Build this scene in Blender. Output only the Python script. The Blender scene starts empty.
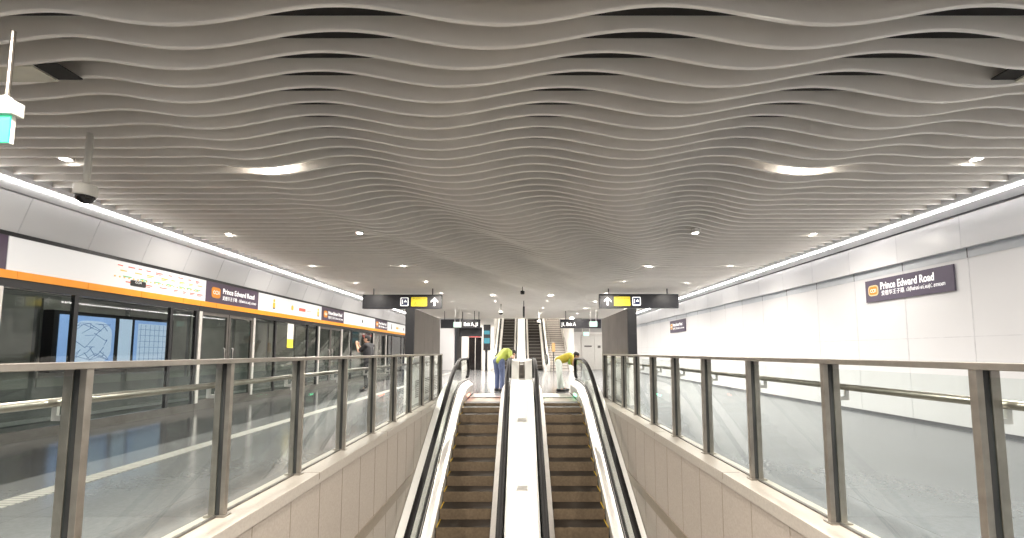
import bpy, bmesh, math, random
from math import pi, sin, cos, tan, radians
from mathutils import Vector, Matrix
random.seed(7)
S = bpy.context.scene
COL = S.collection
HC = 1.18                      # eye height above the platform
F = 405.0
PITCH = math.atan(30.0 / F)

# ------------------------------------------------------------------ materials
def sock(n, *names):
    for k in names:
        if k in n.inputs:
            return n.inputs[k]

def mat(name, col, rough=0.5, metal=0.0, emit=None, estr=0.0, noise=0.0, nscale=8.0, spec=None, bump=0.0, coat=0.0):
    m = bpy.data.materials.new(name); m.use_nodes = True
    nt = m.node_tree; b = nt.nodes['Principled BSDF']
    b.inputs['Base Color'].default_value = (*col, 1)
    b.inputs['Roughness'].default_value = rough
    b.inputs['Metallic'].default_value = metal
    if spec is not None: sock(b, 'Specular IOR Level', 'Specular').default_value = spec
    if coat: sock(b, 'Coat Weight', 'Clearcoat').default_value = coat
    if emit:
        sock(b, 'Emission Color', 'Emission').default_value = (*emit, 1)
        b.inputs['Emission Strength'].default_value = estr
    if noise or bump:
        tc = nt.nodes.new('ShaderNodeTexCoord')
        nz = nt.nodes.new('ShaderNodeTexNoise'); nz.inputs['Scale'].default_value = nscale
        nz.inputs['Detail'].default_value = 5
        nt.links.new(tc.outputs['Object'], nz.inputs['Vector'])
        if noise:
            rp = nt.nodes.new('ShaderNodeValToRGB')
            rp.color_ramp.elements[0].position = 0.3; rp.color_ramp.elements[1].position = 0.7
            rp.color_ramp.elements[0].color = (*[max(0, c * (1 - noise)) for c in col], 1)
            rp.color_ramp.elements[1].color = (*[min(1, c * (1 + noise)) for c in col], 1)
            nt.links.new(nz.outputs['Fac'], rp.inputs['Fac'])
            nt.links.new(rp.outputs['Color'], b.inputs['Base Color'])
        if bump:
            bp = nt.nodes.new('ShaderNodeBump'); bp.inputs['Strength'].default_value = bump
            nt.links.new(nz.outputs['Fac'], bp.inputs['Height'])
            nt.links.new(bp.outputs['Normal'], b.inputs['Normal'])
    return m

def glass(name, tint, refl=1.0, ior=1.5, rough=0.0):
    m = bpy.data.materials.new(name); m.use_nodes = True
    nt = m.node_tree; nt.nodes.clear()
    o = nt.nodes.new('ShaderNodeOutputMaterial')
    mx = nt.nodes.new('ShaderNodeMixShader')
    t = nt.nodes.new('ShaderNodeBsdfTransparent'); t.inputs['Color'].default_value = (*tint, 1)
    g = nt.nodes.new('ShaderNodeBsdfGlossy'); g.inputs['Roughness'].default_value = rough
    fr = nt.nodes.new('ShaderNodeFresnel'); fr.inputs['IOR'].default_value = ior
    mu = nt.nodes.new('ShaderNodeMath'); mu.operation = 'MULTIPLY'; mu.use_clamp = True
    mu.inputs[1].default_value = refl
    ge = nt.nodes.new('ShaderNodeNewGeometry')        # only the outer face of a pane mirrors
    inv = nt.nodes.new('ShaderNodeMath'); inv.operation = 'SUBTRACT'; inv.inputs[0].default_value = 1
    nt.links.new(ge.outputs['Backfacing'], inv.inputs[1])
    m2 = nt.nodes.new('ShaderNodeMath'); m2.operation = 'MULTIPLY'
    nt.links.new(fr.outputs[0], mu.inputs[0]); nt.links.new(mu.outputs[0], m2.inputs[0])
    nt.links.new(inv.outputs[0], m2.inputs[1]); nt.links.new(m2.outputs[0], mx.inputs[0])
    nt.links.new(t.outputs[0], mx.inputs[1]); nt.links.new(g.outputs[0], mx.inputs[2])
    nt.links.new(mx.outputs[0], o.inputs['Surface'])
    return m

def tiles(name, c1, c2, mortar, w, h, rough, msize=0.004, noise=0.12, nscale=30, offset=0.0):
    """tiled stone: brick texture on object x/y plus a fine speckle"""
    m = bpy.data.materials.new(name); m.use_nodes = True
    nt = m.node_tree; b = nt.nodes['Principled BSDF']
    tc = nt.nodes.new('ShaderNodeTexCoord')
    br = nt.nodes.new('ShaderNodeTexBrick'); br.offset = offset
    br.inputs['Scale'].default_value = 1
    br.inputs['Brick Width'].default_value = w; br.inputs['Row Height'].default_value = h
    br.inputs['Mortar Size'].default_value = msize
    br.inputs['Color1'].default_value = (*c1, 1); br.inputs['Color2'].default_value = (*c2, 1)
    br.inputs['Mortar'].default_value = (*mortar, 1)
    nz = nt.nodes.new('ShaderNodeTexNoise'); nz.inputs['Scale'].default_value = nscale; nz.inputs['Detail'].default_value = 6
    mp = nt.nodes.new('ShaderNodeMapRange'); mp.inputs['To Min'].default_value = 1 - noise; mp.inputs['To Max'].default_value = 1 + noise
    mp.inputs['From Min'].default_value = .3; mp.inputs['From Max'].default_value = .7
    mx = nt.nodes.new('ShaderNodeVectorMath'); mx.operation = 'SCALE'
    nt.links.new(tc.outputs['Object'], br.inputs['Vector']); nt.links.new(tc.outputs['Object'], nz.inputs['Vector'])
    nt.links.new(nz.outputs['Fac'], mp.inputs['Value'])
    nt.links.new(br.outputs['Color'], mx.inputs[0]); nt.links.new(mp.outputs[0], mx.inputs['Scale'])
    nt.links.new(mx.outputs[0], b.inputs['Base Color'])
    b.inputs['Roughness'].default_value = rough
    return m

M = {}
M['fin'] = mat('slat paint', (.86, .825, .775), .40, noise=.03, nscale=3)
M['void'] = mat('dark void', (.03, .028, .026), .9, noise=.1)
M['white'] = mat('white panel', (.62, .62, .635), .28, noise=.015, nscale=1.5)
M['white2'] = mat('white painted metal', (.88, .86, .83), .35, noise=.02, nscale=4)
M['cove'] = mat('cove profile', (.72, .72, .74), .4, noise=.02)
M['led'] = mat('led strip', (1, 1, 1), .5, emit=(1, .97, .93), estr=11)
M['lamp'] = mat('downlight lens', (1, 1, 1), .5, emit=(1, .95, .87), estr=14)
M['tlamp'] = mat('added tunnel tube', (1, 1, 1), .5, emit=(1, .98, .88), estr=12)
M['combred'] = mat('red comb light', (.5, .1, .05), .4, emit=(1, .16, .08), estr=7)
M['combgreen'] = mat('green comb light', (.1, .5, .2), .4, emit=(.1, 1, .45), estr=7)
M['joint'] = mat('dark joint', (.10, .10, .11), .6, noise=.1)
M['joint2'] = mat('soft joint', (.55, .55, .57), .6, noise=.1)
M['shadowband'] = mat('painted shadow band', (.50, .53, .57), .45, noise=.03)  # cast shadow below the upper panels, put into the colour
M['steel'] = mat('brushed steel', (.33, .30, .265), .33, .85, noise=.12, nscale=14, bump=.03)
M['steel_d'] = mat('dark steel', (.16, .15, .14), .4, .8, noise=.12, nscale=14)
M['steel_l'] = mat('pale steel', (.70, .67, .64), .35, .55, noise=.06, nscale=10)
M['black'] = mat('black', (.012, .012, .014), .4, noise=.1)
M['rubber'] = mat('handrail rubber', (.010, .009, .009), .6, noise=.15, nscale=20, spec=.2)
M['gasket'] = mat('gasket', (.02, .02, .02), .6, noise=.1)
M['floor'] = tiles('grey granite floor', (.15, .153, .157), (.133, .136, .14), (.09, .09, .09), .9, .6, .16, .003)
M['floor_edge'] = tiles('dark granite edge', (.05, .052, .055), (.045, .047, .05), (.03, .03, .03), .9, .6, .14, .003)
M['floor_r'] = tiles('pale granite floor', (.125, .133, .145), (.115, .122, .133), (.08, .084, .09), .9, .6, .18, .003)
M['tact'] = tiles('tactile paving', (.34, .33, .30), (.31, .30, .27), (.12, .12, .12), .3, .05, .5, .008)
M['stone'] = mat('beige stone panel', (.34, .298, .258), .55, noise=.09, nscale=60)
M['stone_trim'] = mat('beige trim', (.21, .175, .135), .4, noise=.08, nscale=20)
M['kerb'] = mat('pale kerb stone', (.36, .325, .285), .35, noise=.08, nscale=50)
M['wallgrey'] = mat('grey wall', (.42, .41, .40), .5, noise=.06)
M['glass'] = glass('clear glass', (.93, .96, .95), .85)
M['glass_psd'] = glass('screen door glass', (.74, .78, .77), 1.25)
M['glass_esc'] = glass('balustrade glass', (.92, .94, .93), 1.0)
M['tread'] = mat('step tread', (.020, .014, .010), .55, .1, noise=.3, nscale=25)
M['riser'] = mat('step riser', (.17, .125, .08), .5, .2, noise=.2, nscale=25)
M['yellowline'] = mat('yellow edge', (.55, .36, .04), .5, noise=.2, nscale=30)
M['comb'] = mat('comb plate', (.42, .40, .38), .3, .7, noise=.15, nscale=40)
M['orange'] = mat('orange strip', (.72, .27, .015), .4, noise=.03, emit=(1, .32, .015), estr=.10)
M['lightbox'] = mat('backlit white panel', (.62, .62, .63), .4, emit=(1, .985, .96), estr=.12)
M['purple'] = mat('dark purple sign', (.075, .05, .085), .35, noise=.05)
M['purple_r'] = mat('violet grey sign', (.085, .07, .105), .4, noise=.05)
M['letter'] = mat('white lettering', (.9, .9, .9), .5, emit=(1, 1, 1), estr=.231)
M['pill'] = mat('amber badge', (.60, .22, .012), .5, emit=(1, .33, .02), estr=.05)
M['pill_w'] = mat('badge outline', (.62, .5, .3), .5, emit=(1, .75, .4), estr=.03)
M['signblack'] = mat('sign black', (.010, .010, .014), .35, noise=.1)
M['yellow'] = mat('lit yellow sign', (.55, .45, .02), .5, emit=(1, .83, .06), estr=.12)
M['yellow_d'] = mat('sign ink', (.25, .2, .02), .5, noise=.1)
M['navy'] = mat('navy pictogram', (.02, .03, .08), .5, noise=.1)
M['exitg'] = mat('exit sign green', (.03, .55, .34), .4, emit=(.04, .8, .45), estr=.26)
M['exitp'] = mat('exit sign pale', (.5, .9, .8), .4, emit=(.5, 1, .86), estr=.294)
M['redsign'] = mat('red sign', (.6, .08, .08), .5, emit=(.9, .12, .1), estr=.126)
M['teal'] = mat('teal screen', (.03, .12, .16), .3, emit=(.05, .25, .32), estr=.210)
M['adblue'] = mat('lit map poster', (.4, .55, .9), .4, emit=(.34, .55, 1), estr=.42, noise=.03)
M['adpale'] = mat('lit pale map', (.75, .82, 1), .4, emit=(.62, .78, 1), estr=.42)
M['adline'] = mat('map line', (.15, .25, .5), .5, emit=(.12, .22, .5), estr=.168)
M['bronze'] = mat('brown metal panel', (.11, .092, .088), .30, .75, noise=.25, nscale=2.2)
M['cctv'] = mat('camera housing', (.62, .60, .55), .45, noise=.05)
M['dome'] = mat('smoked dome', (.012, .010, .010), .08, noise=.1)
M['grille'] = mat('vent grille', (.22, .20, .18), .5, .4, noise=.2)
M['skin'] = mat('skin', (.55, .33, .23), .55, noise=.05)
M['hair'] = mat('black hair', (.012, .010, .010), .6, noise=.2, nscale=60)
M['hivis'] = mat('hi-vis yellow green', (.34, .40, .07), .7, noise=.12, nscale=20)
M['hivis2'] = mat('hi-vis yellow', (.38, .31, .025), .7, noise=.12, nscale=20)
M['lime'] = mat('lime cloth', (.28, .50, .10), .7, noise=.12, nscale=20)
M['jeans'] = mat('blue jeans', (.10, .13, .24), .8, noise=.2, nscale=30)
M['palepants'] = mat('pale grey trousers', (.72, .78, .74), .8, noise=.06, nscale=20)
M['blackcloth'] = mat('black cloth', (.015, .015, .018), .8, noise=.2, nscale=30)
M['shoe'] = mat('dark shoe', (.02, .02, .025), .6, noise=.2)
M['darkgrey'] = mat('tunnel panel', (.22, .225, .215), .5, noise=.12, nscale=3)
M['midgrey'] = mat('tunnel wall panel', (.42, .41, .37), .5, noise=.1, nscale=3)
M['red'] = mat('red print', (.8, .12, .08), .5, noise=.05)
M['green'] = mat('green print', (.12, .5, .2), .5, noise=.05)
M['bluep'] = mat('blue print', (.1, .25, .65), .5, noise=.05)
M['amberp'] = mat('amber print', (.9, .5, .04), .5, noise=.05)
M['tan'] = mat('tan board', (.45, .28, .12), .6, noise=.05)
M['noticey'] = mat('yellow notice', (.8, .68, .05), .5, noise=.03)
M['stair'] = mat('stair stone', (.50, .47, .44), .5, noise=.05)
M['stairnose'] = mat('stair nosing', (.16, .15, .14), .6, noise=.1)
M['hatchw'] = mat('pale hatch panel', (.62, .60, .50), .5, noise=.05)
M['doorleaf'] = mat('pale door leaf', (.70, .69, .66), .4, noise=.03)

# ------------------------------------------------------------------ mesh builder
class MB:
    def __init__(s): s.v = []; s.f = []
    def add(s, vs, fs):
        o = len(s.v); s.v += [tuple(v) for v in vs]; s.f += [tuple(i + o for i in f) for f in fs]; return s
    def box(s, x0, x1, y0, y1, z0, z1):
        vs = [(x, y, z) for x in (x0, x1) for y in (y0, y1) for z in (z0, z1)]
        return s.add(vs, [(0, 1, 3, 2), (4, 6, 7, 5), (0, 4, 5, 1), (2, 3, 7, 6), (0, 2, 6, 4), (1, 5, 7, 3)])
    def rbox(s, x0, x1, y0, y1, z0, z1, axis='x', r=0.02, n=4):
        """box with rounded outline seen along the given axis"""
        d = {'x': ((y0, y1), (z0, z1), (x0, x1)), 'y': ((x0, x1), (z0, z1), (y0, y1)), 'z': ((x0, x1), (y0, y1), (z0, z1))}[axis]
        (a0, a1), (b0, b1), (c0, c1) = d
        pts = []
        for (ca, cb, st) in ((a1 - r, b1 - r, 0), (a0 + r, b1 - r, 1), (a0 + r, b0 + r, 2), (a1 - r, b0 + r, 3)):
            for i in range(n + 1):
                t = (st + i / n) * pi / 2
                pts.append((ca + r * cos(t), cb + r * sin(t)))
        return s.prism(pts, c0, c1, axis)
    def prism(s, pts, c0, c1, axis='x'):
        def P(a, b, c): return {'x': (c, a, b), 'y': (a, c, b), 'z': (a, b, c)}[axis]
        n = len(pts)
        vs = [P(a, b, c0) for a, b in pts] + [P(a, b, c1) for a, b in pts]
        fs = [tuple(range(n))[::-1], tuple(range(n, 2 * n))]
        fs += [(i, (i + 1) % n, n + (i + 1) % n, n + i) for i in range(n)]
        return s.add(vs, fs)
    def sweep(s, prof, path, closed=True):
        """profile (x, dz) carried along a path of (y, z); profile stays upright"""
        n = len(prof); m = len(path)
        vs = [(x, y, z + dz) for (y, z) in path for (x, dz) in prof]
        fs = []
        for i in range(m - 1):
            for j in range(n if closed else n - 1):
                k = (j + 1) % n
                fs.append((i * n + j, i * n + k, (i + 1) * n + k, (i + 1) * n + j))
        if closed:
            fs.append(tuple(range(n))[::-1]); fs.append(tuple((m - 1) * n + j for j in range(n)))
        return s.add(vs, fs)
    def tube(s, pts, r, n=10, caps=True, radii=None):
        pts = [Vector(p) for p in pts]; vs = []; fs = []
        for i, p in enumerate(pts):
            d = (pts[min(i + 1, len(pts) - 1)] - pts[max(i - 1, 0)]).normalized()
            a = d.cross(Vector((0, 0, 1)))
            if a.length < 1e-3: a = d.cross(Vector((0, 1, 0)))
            a.normalize(); b = d.cross(a).normalized()
            rr = radii[i] if radii else r
            for k in range(n):
                t = 2 * pi * k / n
                vs.append(p + a * (rr * cos(t)) + b * (rr * sin(t)))
        for i in range(len(pts) - 1):
            for k in range(n):
                fs.append((i * n + k, i * n + (k + 1) % n, (i + 1) * n + (k + 1) % n, (i + 1) * n + k))
        if caps:
            fs.append(tuple(range(n))[::-1]); fs.append(tuple((len(pts) - 1) * n + k for k in range(n)))
        return s.add(vs, fs)
    def lathe(s, cx, cy, prof, n=24):
        """prof: list of (radius, z)"""
        vs = []; fs = []
        for (r, z) in prof:
            for k in range(n):
                t = 2 * pi * k / n; vs.append((cx + r * cos(t), cy + r * sin(t), z))
        for i in range(len(prof) - 1):
            for k in range(n):
                fs.append((i * n + k, i * n + (k + 1) % n, (i + 1) * n + (k + 1) % n, (i + 1) * n + k))
        fs.append(tuple(range(n))[::-1]); fs.append(tuple((len(prof) - 1) * n + k for k in range(n)))
        return s.add(vs, fs)
    def ell(s, c, r, n=14, m=10, rot=None):
        vs = []; fs = []
        c = Vector(c)
        for i in range(m + 1):
            a = pi * i / m
            for k in range(n):
                t = 2 * pi * k / n
                v = Vector((r[0] * sin(a) * cos(t), r[1] * sin(a) * sin(t), r[2] * cos(a)))
                if rot: v = rot @ v
                vs.append(c + v)
        for i in range(m):
            for k in range(n):
                fs.append((i * n + k, (i + 1) * n + k, (i + 1) * n + (k + 1) % n, i * n + (k + 1) % n))
        return s.add(vs, fs)
    def limb(s, pts, radii, n=12):
        """tapered limb with round ends"""
        s.tube(pts, 0, n, True, radii)
        for p, r in zip(pts, radii): s.ell(p, (r, r, r), n, 8)
        return s
    def build(s, name, m, parent=None, smooth=False, loc=None, bevel=0):
        me = bpy.data.meshes.new(name); me.from_pydata(s.v, [], s.f)
        bm = bmesh.new(); bm.from_mesh(me)
        bmesh.ops.recalc_face_normals(bm, faces=bm.faces); bm.to_mesh(me); bm.free()
        me.materials.append(m if not isinstance(m, str) else M[m])
        if smooth: me.polygons.foreach_set('use_smooth', [True] * len(me.polygons))
        o = bpy.data.objects.new(name, me); COL.objects.link(o)
        if parent is not None:
            o.parent = parent
            q = parent
            off = Vector((0, 0, 0))
            while q is not None: off = off + q.location; q = q.parent
            o.location = -off            # geometry is written in world coordinates
        if bevel:
            b = o.modifiers.new('bevel', 'BEVEL'); b.width = bevel; b.segments = 2; b.limit_method = 'ANGLE'
        return o

def tag(o, label, cat, group=None):
    o['label'] = label; o['category'] = cat
    if group: o['group'] = group
    return o
def thing(name, label, cat, loc=(0, 0, 0), group=None):
    o = bpy.data.objects.new(name, None); COL.objects.link(o); o.location = loc
    o.empty_display_size = .1
    return tag(o, label, cat, group)
def struct(o): o['kind'] = 'structure'; return o

_font_cache = {}
def text(name, body, size, m, parent, origin, right, up, align='LEFT', depth=.002, bold=0.0, fit=None):
    """lettering as a real mesh: origin = lower-left point, right/up = unit vectors of its plane"""
    cu = bpy.data.curves.new(name, 'FONT'); cu.body = body; cu.size = size; cu.extrude = depth; cu.offset = bold
    cu.align_x = align; cu.resolution_u = 3
    t = bpy.data.objects.new('tmp_text', cu); COL.objects.link(t)
    bpy.context.view_layer.update()
    me = bpy.data.meshes.new_from_object(t.evaluated_get(bpy.context.evaluated_depsgraph_get()))
    bpy.data.objects.remove(t); bpy.data.curves.remove(cu)
    sx = 1.0
    if fit and len(me.vertices):
        w = max(v.co.x for v in me.vertices) - min(v.co.x for v in me.vertices); sx = fit / max(w, 1e-6)
    R = Vector(right).normalized(); U = Vector(up).normalized(); N = R.cross(U)
    off = Vector((0, 0, 0)); q = parent
    while q is not None: off = off + q.location; q = q.parent
    for v in me.vertices:
        c = v.co.copy(); v.co = Vector(origin) + R * (c.x * sx) + U * c.y + N * c.z
    me.name = name; me.materials.clear(); me.materials.append(M[m])
    o = bpy.data.objects.new(name, me); COL.objects.link(o); o.parent = parent; o.location = -off
    return o

ORD = ['first', 'second', 'third', 'fourth', 'fifth', 'sixth', 'seventh', 'eighth', 'ninth', 'tenth', 'eleventh', 'twelfth',
       'thirteenth', 'fourteenth', 'fifteenth', 'sixteenth', 'seventeenth', 'eighteenth', 'nineteenth']
TENS = ['', '', 'twenty', 'thirty', 'forty', 'fifty', 'sixty', 'seventy', 'eighty', 'ninety']
TENTH = ['', '', 'twentieth', 'thirtieth', 'fortieth', 'fiftieth', 'sixtieth', 'seventieth', 'eightieth', 'ninetieth']
def ordinal(n):
    if n >= 100:
        return 'hundredth' if n == 100 else 'hundred and ' + ordinal(n - 100)
    if n < 20: return ORD[n - 1]
    return TENTH[n // 10] if n % 10 == 0 else TENS[n // 10] + '-' + ORD[n % 10 - 1]

def smooth01(t):
    t = max(0.0, min(1.0, t)); return t * t * (3 - 2 * t)
def interp(tab, y):
    if y <= tab[0][0]: return tab[0][1]
    for (a, va), (b, vb) in zip(tab, tab[1:]):
        if y <= b: return va + (vb - va) * smooth01((y - a) / (b - a))
    return tab[-1][1]

# ------------------------------------------------------------------ camera
cam = bpy.data.cameras.new('camera'); co = bpy.data.objects.new('camera', cam); COL.objects.link(co)
co.location = (0, 0, HC); co.rotation_euler = (pi / 2 + PITCH, 0, 0)
cam.sensor_fit = 'HORIZONTAL'; cam.sensor_width = 36; cam.lens = 36 * F / 1024
cam.shift_x = -9 / 1024; cam.shift_y = 53 / 1024; cam.clip_start = .05; cam.clip_end = 200
S.camera = co

# ------------------------------------------------------------------ setting: floors, shell
YB, YE = -5.0, 27.0            # back and far limits of the platform hall
XW = 6.74                      # right wall
XP = 6.64                      # screen door plane on the left
XC, XR = 1.86, 2.05            # inside of the kerb, glass line
YL = 10.72                     # far edge of the escalator well
ZLOW = -5.0
struct(MB().box(-4.62, -XC - .26, YB, YL, -.35, 0).build('floor_left', 'floor'))
struct(MB().box(-4.62, XC + .26, YL, 36, -.35, 0).build('floor_landing', 'floor'))
struct(MB().box(-XP - .12, -4.62, YB, 36, -.35, 0).build('floor_platform_edge', 'floor_edge'))
struct(MB().box(XC + .26, XW, YB, 36, -.35, 0).build('floor_right', 'floor_r'))
struct(MB().box(-XC, XC, YB, YL + .3, ZLOW - .3, ZLOW).build('floor_lower', 'floor'))
tag(MB().box(-4.12, -3.93, YB, 26, 0.0, .006).build('tactile_strip', 'tact'), 'pale ribbed tactile guide strip along the grey left platform floor', 'tactile strip')

# right wall: lower panels set back, shadow painted as a grey strip, upper panels proud of it
w = struct(MB().box(XW, XW + .25, YB, 36, -.35, 3.9).build('wall_right', 'white'))
jm = MB()
for k in range(-6, 29):
    y = 6.02 + 1.04 * k - .0
    if YB < y < 27: jm.box(XW - .003, XW + .01, y - .006, y + .006, .05, 2.62)
jm.box(XW - .003, XW + .01, YB, 27, 1.405, 1.418)
jm.build('panel_joint', 'joint2', w)
struct(MB().box(XW - .012, XW + .01, YB, 27, 0, .05).build('baseboard_right', 'joint'))
tr = struct(MB().box(XW - .006, XW + .01, YB, 27, 2.60, 2.745).build('shadow_band_right', 'shadowband'))
g = MB()
for k in range(-6, 29):
    y = 6.02 + 1.04 * k
    if YB < y < 27: g.box(XW - .009, XW, y - .006, y + .006, 2.60, 2.745)
g.build('band_joint', 'joint', tr)
up = struct(MB().box(XW - .09, XW, YB, 27, 2.745, 3.30).build('wall_right_upper', 'white'))
g = MB()
for k in range(-6, 29):
    y = 6.02 + 1.04 * k
    if YB < y < 27: g.box(XW - .093, XW - .08, y - .005, y + .005, 2.745, 3.30)
g.build('panel_joint', 'joint2', up)

# coves with the long LED line, both sides
def cove(side):
    s = side
    x_in, x_out = 6.30, 6.50
    xb, zb = (6.50, 3.225) if s < 0 else (6.62, 3.262)
    prof = [(s * 6.28, 3.395), (s * 6.30, 3.35), (s * 6.36, 3.315), (s * (xb - .05), zb), (s * xb, zb), (s * xb, zb + .04), (s * 6.42, 3.35), (s * 6.34, 3.40), (s * 6.28, 3.46)]
    c = struct(MB().sweep(prof, [(YB, 0), (27, 0)]).build('trim_cove_left' if s < 0 else 'trim_cove_right', 'cove'))
    MB().sweep([(s * xb, zb), (s * (xb + .1), zb), (s * (xb + .1), zb - .02), (s * xb, zb - .02)], [(YB, 0), (27, 0)]).build('shadow_gap', 'joint', c)
    l = thing('led_strip', 'long white LED light line along the %s edge of the slatted ceiling' % ('left' if s < 0 else 'right'), 'light', (s * 6.33, 10, 3.32), 'LED light lines beside the ceiling')
    MB().sweep([(s * 6.325, 3.325), (s * 6.352, 3.300), (s * 6.364, 3.312), (s * 6.335, 3.34)], [(YB, 0), (27, 0)]).build('diffuser', 'led', l)
cove(-1); cove(1)

# left: sloping panels above the screen doors
up = struct(MB().sweep([(-6.64, 2.735), (-6.47, 3.215), (-6.75, 3.215), (-6.75, 2.735)], [(YB, 0), (36, 0)]).build('wall_left_upper', 'white'))
g = MB()
for k in range(-12, 28):
    y = 5.24 + .87 * k
    if YB < y < 27: g.sweep([(-6.637, 2.735), (-6.467, 3.215), (-6.50, 3.215), (-6.66, 2.735)], [(y - .006, 0), (y + .006, 0)])
g.build('panel_joint', 'joint2', up)
struct(MB().box(-6.66, -6.60, YB, 27, 2.68, 2.735).build('trim_left', 'black'))

# slab over everything
struct(MB().box(-12, 12, YB, 26.9, 4.05, 4.3).build('ceiling', 'void'))
struct(MB().box(-6.9, -6.28, YB, 27, 3.9, 4.05).build('ceiling_edge_left', 'void'))
for s in (-1, 1):
    struct(MB().box(min(s * 6.34, s * 6.75), max(s * 6.34, s * 6.75), YB, 27, 3.46, 3.9).build('trim_bulkhead_left' if s < 0 else 'trim_bulkhead_right', 'cove'))

# ------------------------------------------------------------------ wavy slat ceiling
CREST = [(2.2, 1.2), (2.6, .95), (2.8, .86), (3.0, .66), (3.4, .37), (3.8, .22), (4.5, .15), (5.5, .25), (7, .85), (9, 1.8), (12, 3.1), (16, 4.6), (27, 8)]
LEFT = [(2, -3.3), (2.9, -3.5), (3.4, -3.8), (4.5, -3.4), (6.3, -3.2), (9.5, -2.4), (12.4, -1.5), (18, -1.0), (27, -.8)]
RIGHT = [(2, 5.0), (3.4, 4.6), (4.5, 4.1), (6.3, 3.6), (10, 3.3), (14, 2.4), (18, 1.4), (27, .8)]
AMP = [(2, 1.0), (5, 1.1), (8, 1.4), (12, 1.25), (15, .8), (20, .3), (27, .15)]
ZF, ZT = 3.38, 3.60
def fin_z(x, y):
    e = smooth01((x - interp(LEFT, y)) / 1.2 + .5) * smooth01((interp(RIGHT, y) - x) / 1.2 + .5) * interp(AMP, y)
    return ZF + e * (.045 + (.068) * cos(2 * pi / 2.2 * (x - interp(CREST, y))))
def make_fin(y):
    n = 220; half = .015
    vs = []; fs = []
    for i in range(n + 1):
        x = -6.29 + 12.58 * i / n
        z = fin_z(x, y)
        for dy, dz in ((-half, ZT - z), (-half, .010), (-half * .7, .003), (0, 0), (half * .7, .003), (half, .010), (half, ZT - z)):
            vs.append((x, y + dy, z + dz))
    k = 7
    for i in range(n):
        for j in range(k):
            a, b = i * k + j, i * k + (j + 1) % k
            fs.append((a, b, b + k, a + k))
    fs.append(tuple(range(k))[::-1]); fs.append(tuple(n * k + j for j in range(k)))
    m = MB(); m.v = vs; m.f = fs
    return m
FY0, FP = 2.345, .2105
fin_ys = []
k = 0
while FY0 + FP * k < 26.6:
    fin_ys.append(FY0 + FP * k); k += 1
for k, y in enumerate(fin_ys):
    o = make_fin(y).build('wavy_slat', 'fin', smooth=False); o['kind'] = 'thing'
    tag(o, 'pale wavy ceiling slat, %s in the row from the camera' % ordinal(k + 1), 'ceiling slat', 'wavy slats hung under the ceiling')

# ------------------------------------------------------------------ well walls and kerbs
for s, nm in ((-1, 'left'), (1, 'right')):
    xa, xb = s * XC, s * (XC + .28)
    w = struct(MB().box(min(xa, xb - s * .03), max(xa, xb - s * .03), YB, YL, ZLOW, -.02).build('wall_well_' + nm, 'stone'))
    g = MB()
    k = 0
    while 1 + .475 * k < YL:
        y = 1 + .475 * k; k += 1
        g.box(s * (XC - .002) if s < 0 else XC - .002, s * (XC + .004) if s < 0 else XC + .004, y - .003, y + .003, ZLOW, -.02)
    g.build('panel_joint', 'stone_trim', w)
    struct(MB().box(min(s * (XC - .012), s * (XC + .01)), max(s * (XC - .012), s * (XC + .01)), YB, YL, -1.02, -.88).build('trim_well_' + nm, 'stone_trim'))
    kb = struct(MB().box(min(s * (XC - .015), s * 2.14), max(s * (XC - .015), s * 2.14), YB, YL + .0, -.02, .08).build('trim_kerb_' + nm, 'kerb', bevel=.004))
    g = MB()
    for y in (2.0, 3.8, 5.7, 7.6, 9.4): g.box(min(s * (XC - .017), s * 2.0), max(s * (XC - .017), s * 2.0), y - .003, y + .003, .02, .0815)
    g.build('kerb_joint', 'stone_trim', kb)
struct(MB().box(-XC, XC, YL, YL + .3, ZLOW, -.35).build('wall_well_far', 'stone'))

# ------------------------------------------------------------------ glass railings
def railing(s, y0, pitch, n, side):
    t = thing('glass_railing', 'waist-high glass railing with steel posts and top rail on the %s of the escalators' % side, 'railing', (s * XR, 6, .08), 'glass railings along the escalator well')
    ylast = y0 + pitch * (n - 1)
    def bx(a, b): return (min(s * a, s * b), max(s * a, s * b))
    MB().box(*bx(1.985, 2.115), -1.0, ylast + .06, 1.102, 1.133).build('top_rail', 'steel', t, bevel=.003)
    for i in range(-2, n):
        y = y0 + pitch * i
        p = MB().box(*bx(1.99, 2.022), y - .016, y + .016, .08, 1.102).build('post', 'steel', t, bevel=.002)
        MB().box(*bx(2.024, 2.050), y - .014, y + .014, .08, 1.102).build('gasket', 'gasket', p)
        MB().box(*bx(2.052, 2.094), y - .018, y + .018, .08, 1.102).build('back_post', 'steel', p, bevel=.002)
        MB().box(*bx(1.975, 2.115), y - .035, y + .035, .08, .09).build('foot_plate', 'steel', p)
        if i < n - 1:
            MB().box(*bx(2.036, 2.048), y + .018, y + pitch - .018, .085, 1.07).build('glass_panel', 'glass', t)
            MB().box(*bx(2.030, 2.054), y + .018, y + pitch - .018, .08, .092).build('base_channel', 'steel_d', t)
        b = MB().box(*bx(2.108, 2.185), y + .025, y + .037, .86, .885)
        b.box(*bx(2.160, 2.185), y + .025, y + .037, .885, .925)
        b.box(*bx(2.108, 2.118), y + .012, y + .05, .83, .91)
        b.build('bracket', 'steel_l', t)
    MB().tube([(s * 2.175, -1.0, .945), (s * 2.175, ylast, .945)], .021, 12).build('handrail', 'steel', t, True)
    MB().box(*bx(1.99, 2.108), ylast + .022, ylast + .05, .08, 1.102).build('end_post', 'steel', t)
    return t
railing(-1, 1.885, .93, 10, 'left')
railing(1, 1.80, .90, 10, 'right')

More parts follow.
